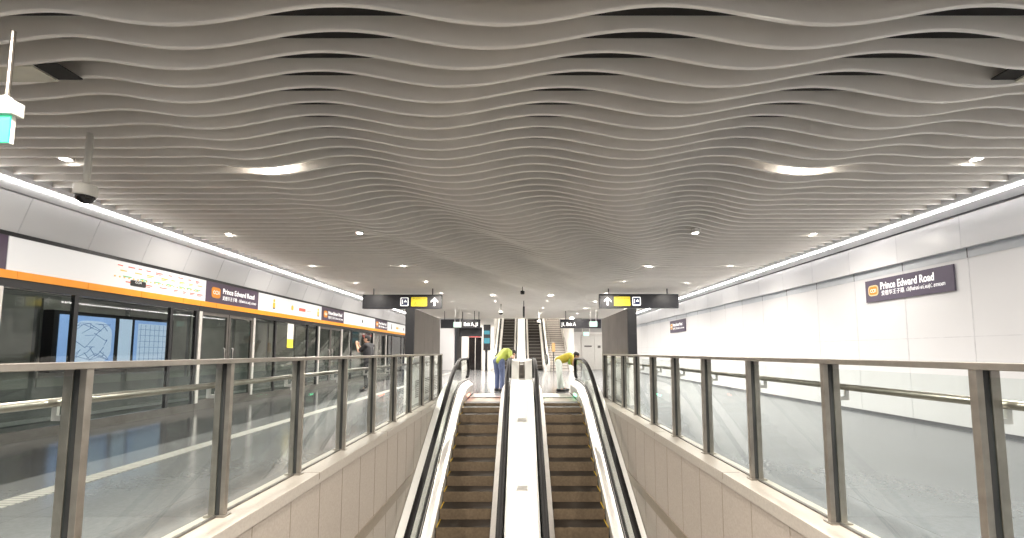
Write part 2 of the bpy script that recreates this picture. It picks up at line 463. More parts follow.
# ------------------------------------------------------------------ escalators
TAN = tan(radians(30))
def round_path(pts, r):
    """polyline in (y, z) with rounded inner corners"""
    out = [pts[0]]
    for a, b, c in zip(pts, pts[1:], pts[2:]):
        A, B, C = Vector(a), Vector(b), Vector(c)
        p = B + (A - B).normalized() * r; q = B + (C - B).normalized() * r
        for i in range(9):
            t = i / 8
            out.append(tuple((1 - t) ** 2 * p + 2 * t * (1 - t) * B + t * t * q))
    out.append(pts[-1]); return out

def escalator(cx, y_top, z_top, y_bot_knee, z_bot, ext_top, ext_bot, pitch, label, group, hand_h=1.02, near=True, pos=''):
    """runs upward in +y; knees given for the handrail line; z_* = landing floors"""
    t = thing('escalator', label, 'escalator', (cx, y_top, z_top), group)
    yk0, yk1 = y_bot_knee, y_top
    base = [(yk0 - ext_bot, z_bot), (yk0, z_bot), (yk1, z_top), (yk1 + ext_top, z_top)]
    path = round_path(base, 1.0)
    def off(d): return [(y, z + d) for y, z in path]
    hx = .615; sw = .435
    for s in (-1, 1):
        # handrail: oval section, wraps round the newel at both ends
        x = cx + s * hx
        prof = [(x + .042 * cos(a) , .028 * sin(a)) for a in [2 * pi * i / 10 for i in range(10)]]
        hp = off(hand_h - .028)
        ye, ze = hp[-1]; yb, zb = hp[0]
        endc = [(ye + .26 * sin(a), ze - .26 + .26 * cos(a)) for a in [pi * i / 10 for i in range(1, 11)]]
        begc = [(yb - .26 * sin(a), zb - .26 + .26 * cos(a)) for a in [pi * i / 10 for i in range(10, 0, -1)]]
        full = begc + hp + endc
        pts = [Vector((x, y, z)) for y, z in full]
        m = MB(); n = 10; vs = []; fs = []
        for i, p in enumerate(pts):
            d = (pts[min(i + 1, len(pts) - 1)] - pts[max(i - 1, 0)]).normalized()
            nrm = Vector((1, 0, 0)).cross(d)
            for q in range(n):
                a = 2 * pi * q / n
                vs.append(p + Vector((1, 0, 0)) * (.047 * cos(a)) + nrm * (.033 * sin(a)))
        for i in range(len(pts) - 1):
            for q in range(n): fs.append((i * n + q, i * n + (q + 1) % n, (i + 1) * n + (q + 1) % n, (i + 1) * n + q))
        fs.append(tuple(range(n))); fs.append(tuple((len(pts) - 1) * n + q for q in range(n)))
        m.add(vs, fs).build('handrail', 'rubber', t, True)
        # glass panel under the handrail
        vs = []; fs = []
        m = MB()
        ep = [(ye + .2, ze - .26)]
        gp = off(0)
        m.sweep([(x - .006, .42), (x + .006, .42), (x + .006, hand_h - .05), (x - .006, hand_h - .05)], gp)
        m.sweep([(x - .006, .42), (x + .006, .42), (x + .006, hand_h - .30), (x - .006, hand_h - .30)], [(ye, z_top), (ye + .2, z_top)])
        m.build('balustrade_panel', 'glass_esc', t)
        # inner decking and skirt: from the glass foot sloping down to the steps
        def X(v): return cx + s * v
        sk = [(X(hx - .012), .41), (X(hx - .02), .435), (X(hx - .034), .435), (X(hx - .04), .40), (X(sw + .005), .26), (X(sw + .005), -.45), (X(hx - .012), -.45)]
        skp = MB().sweep(sk, path).build('skirt', 'steel_l', t)
        ln = MB().sweep([(X(hx - .008), .40), (X(hx - .008), .445), (X(hx - .046), .425), (X(hx - .046), .392)], path).build('gasket', 'gasket', skp)
        yl = MB().sweep([(X(sw + .004), -.02), (X(sw + .004), .03), (X(sw - .004), .03), (X(sw - .004), -.02)], path).build('skirt_brush', 'gasket', skp)
    # steps
    n = int((yk1 - yk0) / pitch)
    rise = pitch * TAN
    ys, zs, dz = yk1 + pitch * (1 if near else 0), z_top - .012, ([.35, .65] if near else [])
    for i in range(n + 1):
        yb = ys - pitch * (i + 1)            # front of the tread
        rs = rise * (dz[i] if i < len(dz) else 1)
        zt = zs; zs = zs - rs
        if near and yb < 4.2: break
        if zs < z_bot - .02: break
        o = MB().box(cx - sw + .01, cx + sw - .01, yb, yb + pitch + .02, zt - .04, zt).build('step', 'tread', t)
        MB().box(cx - sw + .01, cx + sw - .01, yb - .012, yb + .03, zs + .002, zt - .004).build('riser', 'riser' if near else 'tread', o)
        if near:
            e = -1 if cx < 0 else 1
            a = cx + e * (sw - .03); b = cx + e * (sw - .012)
            MB().box(min(a, b), max(a, b), yb - .015, yb + pitch, zt - .002, zt + .004).build('edge_line', 'yellowline', o)
        else:
            MB().box(cx - sw + .02, cx + sw - .02, yb - .02, yb + .01, zt - .05, zt + .003).build('nosing', 'steel_d', o)
    flat = MB()
    flat.box(cx - sw + .01, cx + sw - .01, ys + .02, yk1 + 1.15, z_top - .06, z_top - .012)
    flat.build('flat_steps', 'riser', t)
    cp = MB().box(cx - sw - .005, cx + sw + .005, yk1 + 1.1, yk1 + 2.0, z_top - .05, z_top + .008)
    for i in range(40):
        xx = cx - sw + .01 + i * (2 * sw - .02) / 39
        cp.box(xx - .004, xx + .004, yk1 + 1.02, yk1 + 1.12, z_top - .01, z_top + .006)
    c = cp.build('comb_plate', 'comb', t)
    MB().box(cx - sw, cx + sw, yk1 + 1.08, yk1 + 1.13, z_top + .007, z_top + .012).build('comb_edge', 'steel_l', c)
    return t
ECX = .02
near_kw = dict(y_top=9.6, z_top=0.0, y_bot_knee=9.6 + (ZLOW - 0) / TAN, z_bot=ZLOW, ext_top=1.95, ext_bot=1.6, pitch=.30)
esc_l = escalator(ECX - .935, label='left escalator of the near pair with brown steps and black handrails', group='near escalators in the well', **near_kw)
esc_r = escalator(ECX + .935, label='right escalator of the near pair with brown steps and black handrails', group='near escalators in the well', **near_kw)

for t, m, nm in ((esc_l, 'combred', 'red'), (esc_r, 'combgreen', 'green')):
    e = -1 if t is esc_l else 1
    cx = ECX + e * .935
    for s in (-1, 1):
        x = cx + s * .4395
        o = MB().rbox(min(x, x - s * .006), max(x, x - s * .006), 10.35, 10.75, .06, .10, axis='x', r=.015).build('comb_light', m, t)
        o['label'] = 'small %s comb light' % nm
# outer decks and the white centre deck follow the same incline
path = round_path([(9.6 + ZLOW / TAN - 1.6, ZLOW), (9.6 + ZLOW / TAN, ZLOW), (9.6, 0), (10.62, 0)], 1.0)
for s, nm in ((-1, 'left'), (1, 'right')):
    a = ECX + s * 1.575; b = s * (XC - .013)
    o = MB().sweep([(a, .34), (a, .42), (b, .46), (b, .34)], path).build('escalator_deck', 'white2')
    tag(o, 'narrow white sloping deck between the %s escalator handrail and the stone wall' % nm, 'escalator deck', 'white decks beside the escalators')
t = thing('escalator_deck', 'wide white sloping deck between the two near escalators', 'escalator deck', (ECX, 9.2, .4), 'white decks beside the escalators')
MB().sweep([(ECX - .27, .36), (ECX - .27, .44), (ECX - .24, .475), (ECX + .24, .475), (ECX + .27, .44), (ECX + .27, .36)], path).build('deck_cover', 'white2', t)
for y in (4.4, 5.55, 6.9, 8.4, 10.4):
    z = min((y - 9.6) * TAN, 0) + .475
    sl = TAN if y < 9 else 0
    m = MB(); vs = []
    for dx, h in ((-.095, .0), (-.08, .03), (.08, .03), (.095, .0)):
        for dy in (-.03, .03): vs.append((ECX + dx, y + dy, z + sl * dy + h))
    m.add(vs, [(0, 2, 3, 1), (2, 4, 5, 3), (4, 6, 7, 5), (0, 1, 7, 6), (0, 6, 4, 2), (1, 3, 5, 7)])
    m.build('stop_pad', 'steel_l', t)
for s, nm in ((-1, 'left'), (1, 'right')):
    a, b = ECX + s * .085, ECX + s * .268
    t = thing('end_housing', 'white upright housing at the top of the centre deck, %s of the gap' % nm, 'housing', ((a + b) / 2, 11.2, 0), 'white end housings between the near escalators')
    MB().rbox(min(a, b), max(a, b), 10.635, 11.7, .0, .985, axis='x', r=.06).build('casing', 'white2', t)
    MB().box(min(a, b) + .02, max(a, b) - .02, 10.628, 10.637, .25, .30).build('slot', 'steel_l', t)
t = thing('barrier_gate', 'low metal barrier closing the gap between the near escalator ends', 'barrier', (ECX, 11.1, 0))
for z in (.30, .55, .86): MB().box(ECX - .08, ECX + .08, 11.06, 11.10, z, z + .05).build('crossbar', 'steel', t)
MB().box(ECX - .08, ECX + .08, 11.07, 11.09, .33, .84).build('mesh_panel', 'grille', t)
for s in (-1, 1): MB().box(ECX + s * .06 - .012, ECX + s * .06 + .012, 11.05, 11.11, 0, .95).build('post', 'steel', t)

def lamp(x, y, z, power, size, parent, spread=160):
    L = bpy.data.lights.new('downlight_lamp', 'AREA'); L.shape = 'DISK'; L.size = size; L.energy = power; L.color = (1, .93, .84)
    L.spread = radians(spread)
    o = bpy.data.objects.new('downlight_lamp', L); COL.objects.link(o); o.parent = parent
    o.location = Vector((x, y, z)) - parent.location
    return o
# ------------------------------------------------------------------ far escalators and stairs
FY, FTOP = 25.9, 5.2
for s, nm in ((-1, 'left'), (1, 'right')):
    escalator(ECX + s * .935, y_top=FY + FTOP / TAN, z_top=FTOP, y_bot_knee=FY, z_bot=0.0, ext_top=.6, ext_bot=1.4, pitch=.40,
              label='distant %s escalator rising away at the end of the platform' % nm, group='far escalators', near=False)
farpath = round_path([(FY - 1.0, 0), (FY, 0), (FY + FTOP / TAN, FTOP)], .75)
o = MB().sweep([(ECX - .27, .001), (ECX - .27, .5), (ECX + .27, .5), (ECX + .27, .001)], farpath).build('escalator_deck', 'white2')
tag(o, 'distant white sloping deck between the two far escalators', 'escalator deck', 'white decks beside the escalators')
for s, nm in ((-1, 'left'), (1, 'right')):
    a = ECX + s * 1.57; b = ECX + s * 1.76
    o = MB().sweep([(a, -.4), (a, .62), (b, .70), (b, -.4)], farpath).build('escalator_deck', 'white2')
    tag(o, 'distant narrow white deck on the outer %s side of the far escalators' % nm, 'escalator deck', 'white decks beside the escalators')
t = thing('staircase', 'distant pale stone stairs with dark nosings right of the far escalators', 'stairs', (2.35, 25.9, 0))
m = MB(); nz = MB()
for i in range(34):
    y = 25.6 + .30 * i; z = .165 * (i + 1)
    m.box(1.86, 3.0, y, y + .32, max(0.001, z - .5), z)
    nz.box(1.86, 3.0, y - .004, y + .05, z - .045, z + .003)
fl = m.build('step_flight', 'stair', t); nz.build('nosing', 'stairnose', fl)
for x in (1.92, 2.96):
    MB().tube([(x, 25.4, .95), (x, 25.6, .98), (x, 35.6, .98 + 10 * .55)], .024, 8).build('handrail', 'steel', t, True)
    for i in range(5):
        y = 25.65 + 2.4 * i; zz = .165 * (int((y - 25.6) / .3) + 1)
        MB().tube([(x, y, zz), (x, y, .98 + (y - 25.6) * .55)], .016, 6).build('baluster', 'steel', t)

# ------------------------------------------------------------------ end wall
def wall(nm, x0, x1, y0, y1, z0, z1, m): return struct(MB().box(x0, x1, y0, y1, z0, z1).build(nm, m))
wall('wall_end_left', -6.75, -4.45, 27.0, 27.3, 0, 3.9, 'white')
wall('wall_end_left_dark', -4.45, -3.95, 28.2, 28.4, 0, 3.9, 'wallgrey')
wall('wall_end_lift', -3.95, -2.6 + .6, 27.0, 27.3, 2.35, 3.9, 'white2')
wall('wall_end_lift_left', -3.95, -3.55, 27.0, 27.3, 0, 2.35, 'white2')
wall('wall_end_lift_right', -2.55, -2.0, 27.0, 27.3, 0, 2.35, 'white2')
wall('wall_end_stair', 3.05, 3.35, 25.6, 36, 0, 7.0, 'white2')
wall('wall_end_right', 3.35, XW, 27.6, 27.9, 0, 2.55, 'white2')
wall('wall_end_right_header', 3.35, XW, 27.5, 27.9, 2.55, 3.9, 'wallgrey')
wall('wall_end_top', -12, 12, 36, 36.3, 0, 9, 'white')
wall('wall_end_shaft', -2.0, -1.80, 27.0, 36, 0, 7.0, 'white2')
struct(MB().box(-12, 12, 26.9, 36.3, 7.0, 7.3).build('ceiling_upper', 'white2'))
struct(MB().box(-2.0, 3.35, 26.6, 26.9, 3.40, 7.0).build('trim_ceiling_end', 'white2'))

for x in (-.9, .9, 2.4):  # lamps added high in the shaft to brighten the dark far end
    for y in (29.0, 33.0):
        t = thing('ceiling_downlight', 'added round downlight high over the far %s, %s' % ('stairs' if x > 2 else 'left escalator' if x < 0 else 'right escalator', 'front one' if y < 30 else 'rear one'), 'downlight', (x, y, 6.97), 'added downlights over the far escalators')
        MB().lathe(x, y, [(.10, 6.94), (.12, 6.95), (.12, 7.0)], 20).build('trim_ring', 'white2', t)
        MB().lathe(x, y, [(.085, 6.935), (.09, 6.941)], 20).build('lens', 'lamp', t)
        lamp(x, y, 6.92, 30, .16, t)
# lift
t = thing('lift', 'distant lift with two dark glass doors in a pale surround', 'lift', (-3.05, 27, 0))
MB().box(-3.55, -3.47, 26.98, 27.2, 0, 2.35).box(-2.63, -2.55, 26.98, 27.2, 0, 2.35).box(-3.47, -2.63, 26.98, 27.2, 2.15, 2.35).build('door_frame', 'steel_l', t)
MB().box(-3.47, -3.07, 27.06, 27.10, 0.0, 2.15).build('door_leaf', 'dome', t)
MB().box(-3.03, -2.63, 27.06, 27.10, 0.0, 2.15).build('door_leaf', 'dome', t)
MB().box(-3.07, -3.03, 27.05, 27.11, 0, 2.15).build('door_edge', 'steel_l', t)
o = thing('lift_sign', 'small red lit sign above the distant lift doors', 'sign', (-3.05, 26.95, 2.2)); 
MB().box(-3.45, -2.72, 26.93, 26.975, 2.17, 2.34).build('panel', 'redsign', o)
text('lettering', 'LIFT', .12, 'letter', o, (-3.28, 26.928, 2.21), (1, 0, 0), (0, 0, 1))
o = thing('information_screen', 'dark wall screen with teal display left of the far escalators', 'screen', (-2.25, 26.9, 1.6))
MB().box(-2.5, -2.03, 26.93, 26.998, 1.3, 3.0).build('casing', 'black', o)
MB().box(-2.46, -2.07, 26.922, 26.932, 1.75, 2.1).build('display', 'teal', o)
MB().box(-2.46, -2.07, 26.922, 26.932, 2.35, 2.6).build('display', 'teal', o)
o = thing('totem', 'slim black post standing left of the far escalators', 'post', (-2.1, 24.9, 0))
MB().box(-2.2, -2.05, 24.86, 24.94, 0.02, 1.5).build('column', 'black', o); MB().box(-2.24, -2.01, 24.8, 25.0, 0, .02).build('base', 'steel_d', o)
# right end doors
t = thing('service_door', 'distant pale double service door under grey header on the right', 'door', (4.9, 27.55, 0))
MB().box(4.15, 4.98, 27.54, 27.595, 0, 2.3).build('door_leaf', 'doorleaf', t); MB().box(5.0, 5.83, 27.54, 27.595, 0, 2.3).build('door_leaf', 'doorleaf', t)
MB().box(4.08, 4.14, 27.5, 27.6, 0, 2.38).box(5.84, 5.9, 27.5, 27.6, 0, 2.38).box(4.14, 5.84, 27.5, 27.6, 2.31, 2.38).build('frame', 'steel_l', t)
MB().box(4.3, 4.8, 27.532, 27.54, 1.52, 1.62).build('notice', 'steel_d', t)
MB().box(5.2, 5.4, 27.532, 27.54, 1.45, 1.62).build('notice', 'steel_d', t)
# notice stand
t = thing('notice_stand', 'orange notice board on a dark stand at the foot of the distant stairs', 'sign stand', (1.98, 24.6, 0))
MB().tube([(1.98, 24.6, .02), (1.98, 24.6, 1.25)], .03, 8).build('pole', 'black', t)
MB().lathe(1.98, 24.6, [(.17, 0), (.17, .015), (.04, .03)], 16).build('base', 'steel_d', t)
MB().rbox(1.87, 2.07, 24.57, 24.60, 1.2, 1.72, axis='y', r=.03).build('board', 'tan', t)

# ------------------------------------------------------------------ bronze screens beside the well
for s, nm in ((-1, 'left'), (1, 'right')):
    t = thing('advert_screen', 'tall brown metal display wall with black end beside the %s railing' % nm, 'display wall', (s * 2.52, 10.4, 0), 'brown display walls by the railings')
    def bx(a, b): return (min(s * a, s * b), max(s * a, s * b))
    MB().box(*bx(2.40, 2.60), 9.08, 9.13, 1.06, 2.16).build('end_panel', 'black', t)
    MB().box(*bx(2.41, 2.60), 9.085, 9.13, 0, 1.06).build('base_end', 'white2', t)
    MB().box(*bx(2.42, 2.60), 9.13, 12.0, 1.08, 2.16).build('core', 'black', t)
    for i in range(3):
        y0 = 9.135 + .955 * i
        MB().box(*bx(2.40, 2.42), y0, y0 + .95, 1.10, 2.155).build('panel', 'bronze', t)
        MB().box(*bx(2.41, 2.60), y0, y0 + .95, 0.0, 1.08).build('base_cabinet', 'white2', t)
        v = MB()
        for q in range(9): v.box(*bx(2.398, 2.41), y0 + .18, y0 + .75, .14 + .045 * q, .165 + .045 * q)
        v.build('vent', 'grille', t)
        
# ------------------------------------------------------------------ platform screen doors
def slot(y0, y1): return (-XP - .02, -XP + .02, y0, y1)
PD = 4.93
for k in range(-2, 4):
    yd = 8.32 + PD * k                   # door opening yd .. yd+1.66
    y0, y1 = yd - .03, yd - .03 + PD - .004
    lab = ['behind the camera', 'nearest', 'second from the camera', 'third from the camera', 'fourth from the camera', 'farthest'][k + 2]
    t = thing('platform_screen_door', 'glass platform screen door bay under orange strip, %s on the left' % lab, 'platform screen door', (-XP, yd, 0), 'platform screen door bays')
    MB().box(-XP - .05, -XP + .03, y0, y1, 2.02, 2.13).build('door_header', 'black', t)
    st = MB()
    j = y0
    q = math.ceil((y0 - 5.24) / .87)
    edges = [y0] + [5.24 + .87 * i for i in range(q, q + 8) if y0 + .05 < 5.24 + .87 * i < y1 - .05] + [y1]
    for a, b in zip(edges, edges[1:]): st.box(-XP - .04, -XP + .05, a + .003, b - .003, 2.13, 2.235)
    st.build('orange_strip', 'orange', t)
    MB().box(-XP - .05, -XP + .03, y0, y1, 0, .14).build('sill', 'steel_d', t)
    for y, m in ((yd - .03, 'steel_l'), (yd + 1.66, 'steel_l')):
        MB().box(-XP - .05, -XP + .04, y, y + .07, .14, 2.02).build('door_post', m, t)
    for a, b in ((yd + .04, yd + .84), (yd + .86, yd + 1.66)):
        l = MB().box(-XP - .012, -XP, a + .05, b - .05, .2, 1.95).build('door_leaf', 'glass_psd', t)
        fr = MB().box(-XP - .03, -XP + .012, a, a + .05, .14, 2.02).box(-XP - .03, -XP + .012, b - .05, b, .14, 2.02)
        fr.box(-XP - .03, -XP + .012, a + .05, b - .05, .14, .2).box(-XP - .03, -XP + .012, a + .05, b - .05, 1.95, 2.02)
        fr.build('leaf_frame', 'steel_d', l)
        hd = b - .12 if a < yd + .5 else a + .12
        MB().tube([(-XP + .012, hd, .95), (-XP + .04, hd, .97), (-XP + .04, hd, 1.25), (-XP + .012, hd, 1.27)], .012, 8).build('handle', 'steel_l', l)
    ed = [yd + 1.73, yd + 1.73 + .88, yd + 1.73 + 2.53, y1 - .03]
    for a, b in zip(ed, ed[1:]):
        MB().box(-XP - .012, -XP, a + .03, b - .03, .2, 1.98).build('fixed_panel', 'glass_psd', t)
        MB().box(-XP - .04, -XP + .02, b - .03, b + .03, .14, 2.02).build('mullion', 'black', t)

# header boards above the doors
RU = ((0, 1, 0), (0, 0, 1))              # text on the left wall reads toward +y
def header(y0, y1, m, label, name='header_panel', cat='header panel', group='backlit header panels over the screen doors'):
    t = thing(name, label, cat, (-XP, (y0 + y1) / 2, 2.45), group)
    MB().box(-XP - .05, -XP + .035, y0 + .004, y1 - .004, 2.237, 2.678).build('face', m, t)
    return t
XF = -XP + .038
def name_sign(y0, y1, lab, full=True):
    t = header(y0, y1, 'purple', lab, 'station_sign', 'station sign', 'purple station name signs over the screen doors')
    w = y1 - y0
    b = MB().rbox(XF - .003, XF + .002, y0 + .09 * w, y0 + .24 * w, 2.345, 2.575, axis='x', r=.06).build('badge', 'pill', t)
    text('badge_text', 'CC31', .11, 'letter', b, (XF + .003, y0 + .115 * w, 2.425), *RU, fit=.10 * w, depth=.001)
    text('lettering', 'Prince Edward Road', .165, 'letter', t, (XF, y0 + .28 * w, 2.47), *RU, fit=.62 * w, depth=.001, bold=.003)
    text('lettering', '爱德华王子路', .10, 'letter', t, (XF, y0 + .28 * w, 2.335), *RU, fit=.27 * w, depth=.001)
    text('lettering', 'பிரின்ஸ் எட்வர்ட் சாலை', .085, 'letter', t, (XF, y0 + .585 * w, 2.34), *RU, fit=.36 * w, depth=.001)
    return t
t = header(3.45, 5.13, 'purple', 'nearest purple station sign, cut by the left edge', 'station_sign', 'station sign', 'purple station name signs over the screen doors')
text('lettering', 'Prince Edward Road', .165, 'letter', t, (XF, 3.92, 2.47), *RU, fit=1.0, depth=.001, bold=.003)
text('lettering', 'பிரின்ஸ் எட்வர்ட் சாலை', .085, 'letter', t, (XF, 4.4, 2.34), *RU, fit=.62, depth=.001)
name_sign(8.42, 10.12, 'purple Prince Edward Road sign over the second screen door')
name_sign(13.35, 15.05, 'purple Prince Edward Road sign over the third screen door')
name_sign(18.28, 19.98, 'distant small purple Prince Edward Road sign by the hanging sign')
name_sign(23.2, 24.9, 'farthest purple Prince Edward Road sign behind the hanging sign')

# route map panel
t = header(5.13, 8.42, 'lightbox', 'white backlit route map panel left of the purple station sign', 'route_map', 'route map')
rnd = random.Random(3)
rows = [(2.60, 'red'), (2.52, 'amberp'), (2.43, 'green'), (2.345, 'red')]
for zi, (z, c) in enumerate(rows):
    mm = MB(); y = 6.55 + .05 * zi
    while y < 8.3:
        ww = rnd.uniform(.06, .15)
        mm.box(XF - .003, XF + .001, y, y + ww, z, z + .016)
        if rnd.random() < .5: mm.box(XF - .003, XF + .001, y, y + ww * .7, z - .026, z - .014)
        y += ww + rnd.uniform(.06, .16)
    mm.build('station_names', c, t)
mm = MB()
for i in range(22): mm.rbox(XF - .003, XF + .0015, 6.5 + .08 * i, 6.525 + .08 * i, 2.405, 2.43, axis='x', r=.01)
mm.build('route_line', 'amberp', t)
b = MB().rbox(XF - .003, XF + .003, 6.78, 7.06, 2.30, 2.40, axis='x', r=.02).build('here_marker', 'black', t)
text('lettering', 'CC31', .05, 'letter', b, (XF + .004, 6.86, 2.355), *RU, depth=.001)
def pict_panel(y0, y1, lab, items):
    t = header(y0, y1, 'lightbox', lab)
    for (f, c, shape) in items:
        y = y0 + f * (y1 - y0)
        if shape == 'fig':
            MB().rbox(XF - .003, XF + .002, y - .05, y + .05, 2.34, 2.50, axis='x', r=.03).build('pictogram', c, t)
            MB().rbox(XF - .003, XF + .002, y - .035, y + .035, 2.51, 2.59, axis='x', r=.03).build('pictogram', c, t)
            MB().rbox(XF - .002, XF + .003, y - .05, y + .05, 2.33, 2.36, axis='x', r=.012).build('pictogram', 'black', t)
        elif shape == 'logo':
            MB().rbox(XF - .003, XF + .002, y - .20, y + .16, 2.40, 2.49, axis='x', r=.02).build('pictogram', c, t)
            mm = MB()
            for i in range(5): mm.box(XF - .003, XF + .001, y + .22 + .06 * i, y + .26 + .06 * i, 2.43, 2.445)
            mm.build('small_print', c, t)
        else:
            MB().rbox(XF - .003, XF + .002, y - .05, y + .05, 2.38, 2.52, axis='x', r=.045).build('pictogram', c, t)
    return t
pict_panel(10.12, 13.35, 'white backlit header panel with amber safety pictograms', [(.20, 'amberp', 'fig'), (.47, 'amberp', 'dot'), (.64, 'red', 'logo'), (.93, 'amberp', 'fig')])
pict_panel(15.05, 18.28, 'white backlit header panel beside the third purple sign', [(.55, 'black', 'dot')])
pict_panel(19.98, 23.2, 'farthest white backlit header panel near the hanging sign', [(.2, 'black', 'fig'), (.5, 'amberp', 'logo'), (.85, 'black', 'dot')])
header(.2, 3.45, 'lightbox', 'nearest white backlit header panel beyond the left frame edge')
header(24.9, 27, 'lightbox', 'last white backlit header panel at the end wall')

t = thing('door_notice', 'white and yellow notice stuck on the screen door glass beside the third door', 'notice', (-XP, 11.65, 1.65))
MB().box(-XP + .001, -XP + .004, 11.5, 11.8, 1.55, 1.99).build('upper_sheet', 'white2', t)
MB().box(-XP + .001, -XP + .004, 11.5, 11.8, 1.30, 1.55).build('lower_sheet', 'noticey', t)

# ------------------------------------------------------------------ tunnel beyond the screen doors
struct(MB().box(-10.4, -6.76, YB, 30, -1.6, -1.3).build('floor_track', 'void'))
struct(MB().box(-10.2, -6.76, YB, 30, 3.0, 3.2).build('ceiling_track', 'void'))
w = struct(MB().box(-10.4, -10.0, YB, 30, -1.6, 3.2).build('wall_tunnel', 'darkgrey'))
g = MB()
for i in range(18): g.box(-10.0, -9.96, -4.9 + 1.9 * i, -3.15 + 1.9 * i, .45, 2.3)
g.build('wall_panel', 'midgrey', w)
g = MB()
for z in (-.6, -.25, .1): g.box(-10.0, -9.9, YB, 30, z, z + .07)
g.box(-10.0, -9.93, YB, 30, 2.42, 2.50)
g.build('cable_rail', 'steel_l', w)
struct(MB().box(-10.4, -6.7, 30, 30.3, -1.6, 3.2).build('wall_tunnel_end', 'darkgrey'))
# lit map boards built across the track for a reflection in the glass
t = thing('map_reflection', 'blue lit map board standing in for a reflection in the nearest glass', 'map board', (-9.8, 9.9, 1.4))
MB().box(-9.95, -9.72, 8.40, 11.30, .75, 2.06).build('frame', 'black', t)
a = MB().box(-9.73, -9.705, 8.50, 9.67, .85, 1.98).build('map_panel', 'adblue', t)
MB().rbox(-9.71, -9.700, 8.72, 9.60, .93, 1.88, axis='x', r=.3, n=8).build('island_shape', 'adpale', a)
mm = MB(); rr = random.Random(5)
for i in range(12):
    y, z = rr.uniform(8.8, 9.5), rr.uniform(1.1, 1.75)
    p = [(-9.697, y, z)]
    for q in range(4):
        y = min(9.55, max(8.76, y + rr.uniform(-.3, .3))); z = min(1.82, max(1.0, z + rr.uniform(-.2, .2))); p.append((-9.697, y, z))
    mm.tube(p, .005, 6)
mm.build('map_lines', 'adline', a)
MB().box(-9.73, -9.705, 9.78, 10.09, .85, 1.98).build('text_panel', 'adpale', t)
b = MB().box(-9.73, -9.705, 10.17, 11.2, .85, 1.98).build('map_panel', 'adblue', t)
MB().box(-9.71, -9.702, 10.25, 11.12, .95, 1.90).build('street_plan', 'adpale', b)
mm = MB()
for i in range(6):
    mm.box(-9.703, -9.699, 10.28, 11.1, 1.0 + .15 * i, 1.008 + .15 * i); mm.box(-9.703, -9.699, 10.32 + .13 * i, 10.327 + .13 * i, .97, 1.88)
mm.build('street_lines', 'adline', b)
# tube lamps added to brighten the tunnel, hidden behind the header
for i in range(7):
    y = .5 + 4.2 * i
    t = thing('added_tunnel_lamp', 'added tube lamp brightening the tunnel behind the screen doors, %s from the camera' % ordinal(i + 1), 'lamp', (-8.4, y, 3.0), 'added tunnel lamps behind the screen doors')
    MB().box(-8.5, -8.3, y - .7, y + .7, 2.95, 3.0).build('housing', 'white2', t)
    MB().rbox(-8.45, -8.35, y - .66, y + .66, 2.91, 2.952, axis='y', r=.018).build('tube', 'tlamp', t)

# ------------------------------------------------------------------ right wall station signs
LU = ((0, -1, 0), (0, 0, 1))             # text on the right wall reads toward -y
def wall_sign(ya, yb, z0, z1, lab):
    """ya = far (text starts), yb = near"""
    t = thing('station_sign', lab, 'station sign', (XW, (ya + yb) / 2, (z0 + z1) / 2), 'station name signs on the right wall')
    xf = XW - .03
    MB().box(xf, XW - .004, yb, ya, z0, z1).build('plate', 'purple_r', t)
    w = ya - yb; h = z1 - z0
    o = MB().rbox(xf - .003, xf, ya - .175 * w, ya - .04 * w, z0 + .27 * h, z0 + .76 * h, axis='x', r=.06).build('badge_outline', 'pill_w', t)
    b = MB().rbox(xf - .006, xf, ya - .160 * w, ya - .055 * w, z0 + .33 * h, z0 + .70 * h, axis='x', r=.04).build('badge', 'pill', o)
    text('badge_text', 'CC31', .095, 'letter', o, (xf - .007, ya - .07 * w, z0 + .43 * h), *LU, fit=.075 * w, depth=.001)
    text('lettering', 'Prince Edward Road', .185, 'letter', t, (xf - .001, ya - .20 * w, z0 + .52 * h), *LU, fit=.61 * w, depth=.001, bold=.004)
    text('lettering', '爱德华王子路', .10, 'letter', t, (xf - .001, ya - .21 * w, z0 + .25 * h), *LU, fit=.28 * w, depth=.001)
    text('lettering', 'பிரின்ஸ் எட்வர்ட் சாலை', .085, 'letter', t, (xf - .001, ya - .515 * w, z0 + .26 * h), *LU, fit=.40 * w, depth=.001)
wall_sign(7.82, 6.21, 2.13, 2.545, 'large Prince Edward Road sign on the white right wall')
wall_sign(18.2, 16.5, 2.03, 2.55, 'distant small Prince Edward Road sign on the right wall near the hanging sign')
t = thing('wall_fixture', 'three small dark dots in a column on the distant right wall', 'wall fixture', (XW, 26, 1.7))
for z in (1.45, 1.9, 2.35): MB().box(XW - .02, XW - .004, 25.2, 25.4, z, z + .1).build('dot', 'joint', t)

